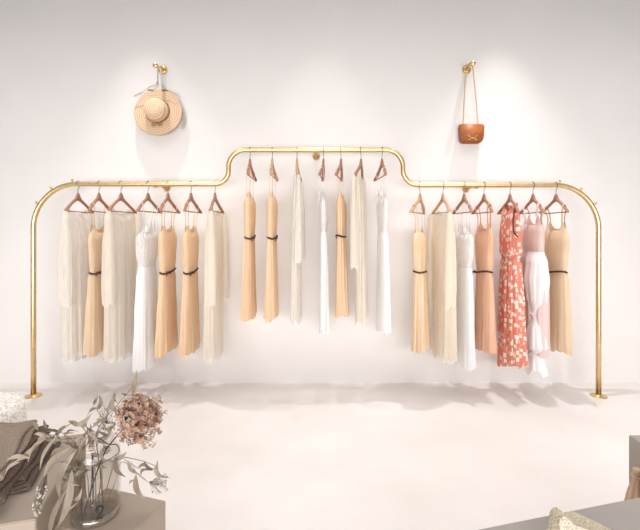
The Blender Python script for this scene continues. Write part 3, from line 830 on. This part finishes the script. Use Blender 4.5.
# dark curved stem with hook
branch('curled_stem', 'dark bare stem curling over above the vase rim', (-.01,-.01),
  [(93,500,0),(93,470,-.01),(92,445,-.02),(98,438,-.02),(108,444,-.02),(117,445,-.02),(119,452,-.01),(113,457,.0),(102,463,.0),(86,466,0),(78,466,0)],
  [(84,466,76,470,3,.1,0,'leafD')], M['stemD'], 'leafD', .002, group=GS)
branch('leafy_branch', 'dried stem with long olive leaves hanging down the left side of the vase', (-.04,.02),
  [(84,480,.03),(82,458,.02),(82,444,.01),(90,436,.0),(97,432,.0)],
  [(94,436,100,458,8,.2,-.01,'leafG'),(84,446,64,480,7,.1,-.03,'leafG'),(80,444,78,486,8,-.1,-.03,'leafG'),(76,450,60,500,8,.12,-.09,'leafP'),(72,470,56,530,9,-.06,-.12,'leafP'),
   (80,470,66,505,8,.15,-.1,'leafG'),(70,448,44,480,6,.12,-.09,'leafP'),(66,490,50,545,7,.05,-.13,'leafG'),(84,470,72,492,5,.2,-.09,'leafD'),(72,500,82,488,5,.2,-.1,'leafP'),(64,507,78,502,3,.1,-.11,'leafP'),(104,452,112,446,5,.15,0,'leafP'),(102,448,107,462,5,.15,0,'leafP')],
  M['stemG'], 'leafG', .0017, twigs=[[(82,444,.01),(74,450,-.04),(68,470,-.09),(60,500,-.12)],[(82,446,.01),(78,462,-.05),(72,490,-.1)]], group=GS)

# feathery sprig clusters of small buds
def buds(bm, bms, cx, cy, rx, ry, n, dy, b0, hub, seed):
    rnd = random.Random(seed)
    for i in range(n):
        a = rnd.uniform(0, 2*PI); q = rnd.uniform(.2, 1)**.6
        p = VP(cx+rx*q*math.cos(a), cy+ry*q*math.sin(a), dy+rnd.uniform(-.02,.02))-b0
        bmesh.ops.create_icosphere(bm, subdivisions=1, radius=rnd.uniform(.0022,.0042), matrix=Matrix.Translation(p))
        h = VP(*hub)-b0
        tube(bms, [h, (h+p)/2+Vector((0,0,.004)), p], .0005, 4)
def sprig(label, root_off, pts, cl, seed):
    t, b0 = branch('bud_sprig', label, root_off, pts, [], M['stemG'], 'leafP', .0012, cat='sprig', group=GS)
    bm = bmesh.new(); bs = bmesh.new()
    for i, c in enumerate(cl): buds(bm, bs, *c[:6], b0, c[6], seed+i)
    obj('bud_cluster', bm, M['bud'], t); obj('twiglets', bs, M['stemG'], t)
sprig('fine sprig ending in pale buds to the right above the plinth corner', (.03,.01), [(116,480,.02),(122,462,.01),(136,472,0),(148,482,0)],
  [(159,488,9,7,34,0,(149,482,0)),(163,479,5,6,12,0,(153,480,0))], 3)
sprig('fine sprig of pale buds hanging over the dark side of the tall plinth', (-.045,-.01), [(80,490,-.05),(72,466,-.09),(58,462,-.14),(48,472,-.17)],
  [(42,492,6,9,34,-.19,(47,474,-.17)),(37,508,5,9,30,-.2,(46,480,-.18))], 13)
sprig('fine sprig of pale buds standing above the middle of the vase', (.01,.03), [(102,470,.03),(104,440,.04),(106,424,.04)],
  [(107,415,8,10,30,.04,(106,424,.04)),(100,424,6,6,14,.04,(104,430,.04))], 23)

# wispy filler stems with many tiny leaves
rw = random.Random(77)
def wisp(label, root_off, pts, n, mt, seed):
    rr_ = random.Random(seed); lv = []
    sp = smoothpath([Vector(p) for p in pts], 8)
    for i in range(n):
        k = rr_.randrange(2, len(sp)-1); p = sp[k]; a = rr_.uniform(0, 2*PI); L_ = rr_.uniform(6, 13)
        lv.append((p.x, p.y, p.x+L_*math.cos(a), p.y+L_*math.sin(a)*.9, rr_.uniform(2.5, 4.5), rr_.uniform(-.2,.2), p.z, mt if rr_.random() < .7 else 'leafP'))
    branch('wispy_stem', label, root_off, pts, lv, M['stemG'], mt, .0012, group=GS)
wisp('wispy grey stem with tiny leaves reaching left across the tall plinth edge', (-.03,.01), [(88,480,.01),(82,455,-.02),(72,440,-.05),(60,432,-.08),(44,428,-.14)], 16, 'leafD', 1)
wisp('wispy stem of tiny leaves rising behind the vase toward the flower head', (.01,.03), [(100,470,.03),(104,448,.03),(112,428,.04),(122,408,.05)], 18, 'leafG', 2)
wisp('wispy stem of tiny leaves bending down at the left front of the vase', (-.045,.0), [(80,480,-.02),(76,462,-.05),(70,470,-.09),(66,492,-.12)], 18, 'leafD', 3)
wisp('wispy stem of tiny leaves between vase rim and tallest leaf', (-.01,.02), [(95,470,.02),(90,440,.02),(86,420,.02),(96,402,.02)], 18, 'leafG', 4)

# hydrangea
b0 = Vector((VX-.03, VY-.015, foot))
hy = thing('dried_hydrangea', 'dried dusty pink hydrangea with large round head on a dark stem', 'flower', b0, 0)
hub = VP(126,426,-.02)
bm = bmesh.new(); tube(bm, smoothpath([p-b0 for p in [b0, VP(88,500,-.02), VP(96,475,-.01), VP(105,452,-.01), VP(116,437,-.02), hub]],6), .0024, 8)
obj('stem', bm, M['stemD'], hy)
cen = VP(139,418,-.02); Rr = 25.5*1.42/F
rnd = random.Random(42)
bmA = bmesh.new(); bmB = bmesh.new(); bmS = bmesh.new()
for i in range(620):
    z = rnd.uniform(-1,1); a = rnd.uniform(0, 2*PI); q = math.sqrt(1-z*z)
    d = Vector((q*math.cos(a), q*math.sin(a), z))
    tohub = (hub-cen).normalized()
    if d.dot(tohub) > .72 and rnd.random() < .8: continue
    rad = Rr*rnd.uniform(.62,.98)*(1+.10*math.sin(5*d.x+3*d.z+1)+.07*math.sin(9*d.z-6*d.x))
    c = cen + d*rad + Vector((0,0,.004*math.sin(a*3)))
    if d.z < -.5: c.z -= .012*rnd.random()
    if rnd.random() < .28: tube(bmS, [hub-b0, (hub+c)/2-b0+Vector((0,0,-.004)), c-b0], .0006, 4)
    nrm = (d+Vector((rnd.uniform(-.6,.6),rnd.uniform(-.6,.6),rnd.uniform(-.6,.6)))).normalized()
    t1 = nrm.orthogonal().normalized(); t2 = nrm.cross(t1)
    tgt = bmA if rnd.random() < .62 else bmB
    s = rnd.uniform(.006,.0100); a0 = rnd.uniform(0, PI)
    for k in range(4):
        an = a0+k*PI/2; dd = t1*math.cos(an)+t2*math.sin(an); ss = nrm.cross(dd)
        cup = nrm*s*.3
        v = [c-b0, c-b0+dd*s*.6+ss*s*.45+cup*.6, c-b0+dd*s*1.1+cup*1.3, c-b0+dd*s*.6-ss*s*.45+cup*.6]
        vs = [tgt.verts.new(x) for x in v]; tgt.faces.new(vs)
fh = obj('flower_head', bmA, M['petal'], hy); obj('inner_florets', bmB, M['petalD'], fh); obj('floret_stalks', bmS, M['stemD'], fh)

# ------------------------------------------------------------------ light
def spot(x, y, z, tx, ty, tz, energy, size, blend=.8, rad=.12, col=(1,.97,.94)):
    l = bpy.data.lights.new('ceiling_spot', 'SPOT'); l.energy = energy; l.spot_size = math.radians(size); l.spot_blend = blend
    l.shadow_soft_size = rad; l.color = col
    o = bpy.data.objects.new('ceiling_spot', l); C.objects.link(o); o.location = (x,y,z)
    d = Vector((tx,ty,tz))-o.location; o.rotation_euler = d.to_track_quat('-Z','Y').to_euler(); return o
def area(x, y, z, tx, ty, tz, energy, sx, sy, col=(1,.97,.95)):
    l = bpy.data.lights.new('soft_light', 'AREA'); l.energy = energy; l.shape = 'RECTANGLE'; l.size = sx; l.size_y = sy; l.color = col
    o = bpy.data.objects.new('soft_light', l); C.objects.link(o); o.location = (x,y,z)
    d = Vector((tx,ty,tz))-o.location; o.rotation_euler = d.to_track_quat('-Z','Y').to_euler(); return o
for x in (-3.2, .05, 3.1):
    spot(x, 3.25, 4.2, x, 4.13, .8, 6, 80, 1.0, .3)
for x, e_ in ((-1.7, 170), (.05, 70), (1.75, 230)):
    spot(x, 3.62, 4.4, x, 3.3, 0, e_, 60, .9, .03)
f_ = area(0, -1.6, 1.2, 0, 4, .9, 80, 8, 1.4, (1,.985,.975)); f_.data.spread = math.radians(80)  # added front fill behind the camera; spread keeps the upper wall dimmer
g_ = area(0, 1.9, 4.6, 0, 2.2, 0, 50, 7.5, 1.6, (1,.985,.975)); g_.data.spread = math.radians(120)  # added overhead fill that whitens the floor
wd = bpy.data.worlds.new('room_light'); sc.world = wd; wd.use_nodes = True
bgn = wd.node_tree.nodes['Background']; bgn.inputs[0].default_value = (1,.975,.96,1); bgn.inputs[1].default_value = .43

# ------------------------------------------------------------------ camera
cd = bpy.data.cameras.new('camera'); cam = bpy.data.objects.new('camera', cd); C.objects.link(cam)
cam.location = (0,0,CH); cam.rotation_euler = (math.radians(90),0,0)
cd.sensor_width = 36; cd.sensor_fit = 'HORIZONTAL'; cd.lens = 36*F/640; cd.shift_x = 0; cd.shift_y = (HZ-265)/640
cd.clip_start = .05
sc.camera = cam
sc.view_settings.view_transform = 'Standard'
sc.view_settings.look = 'None'
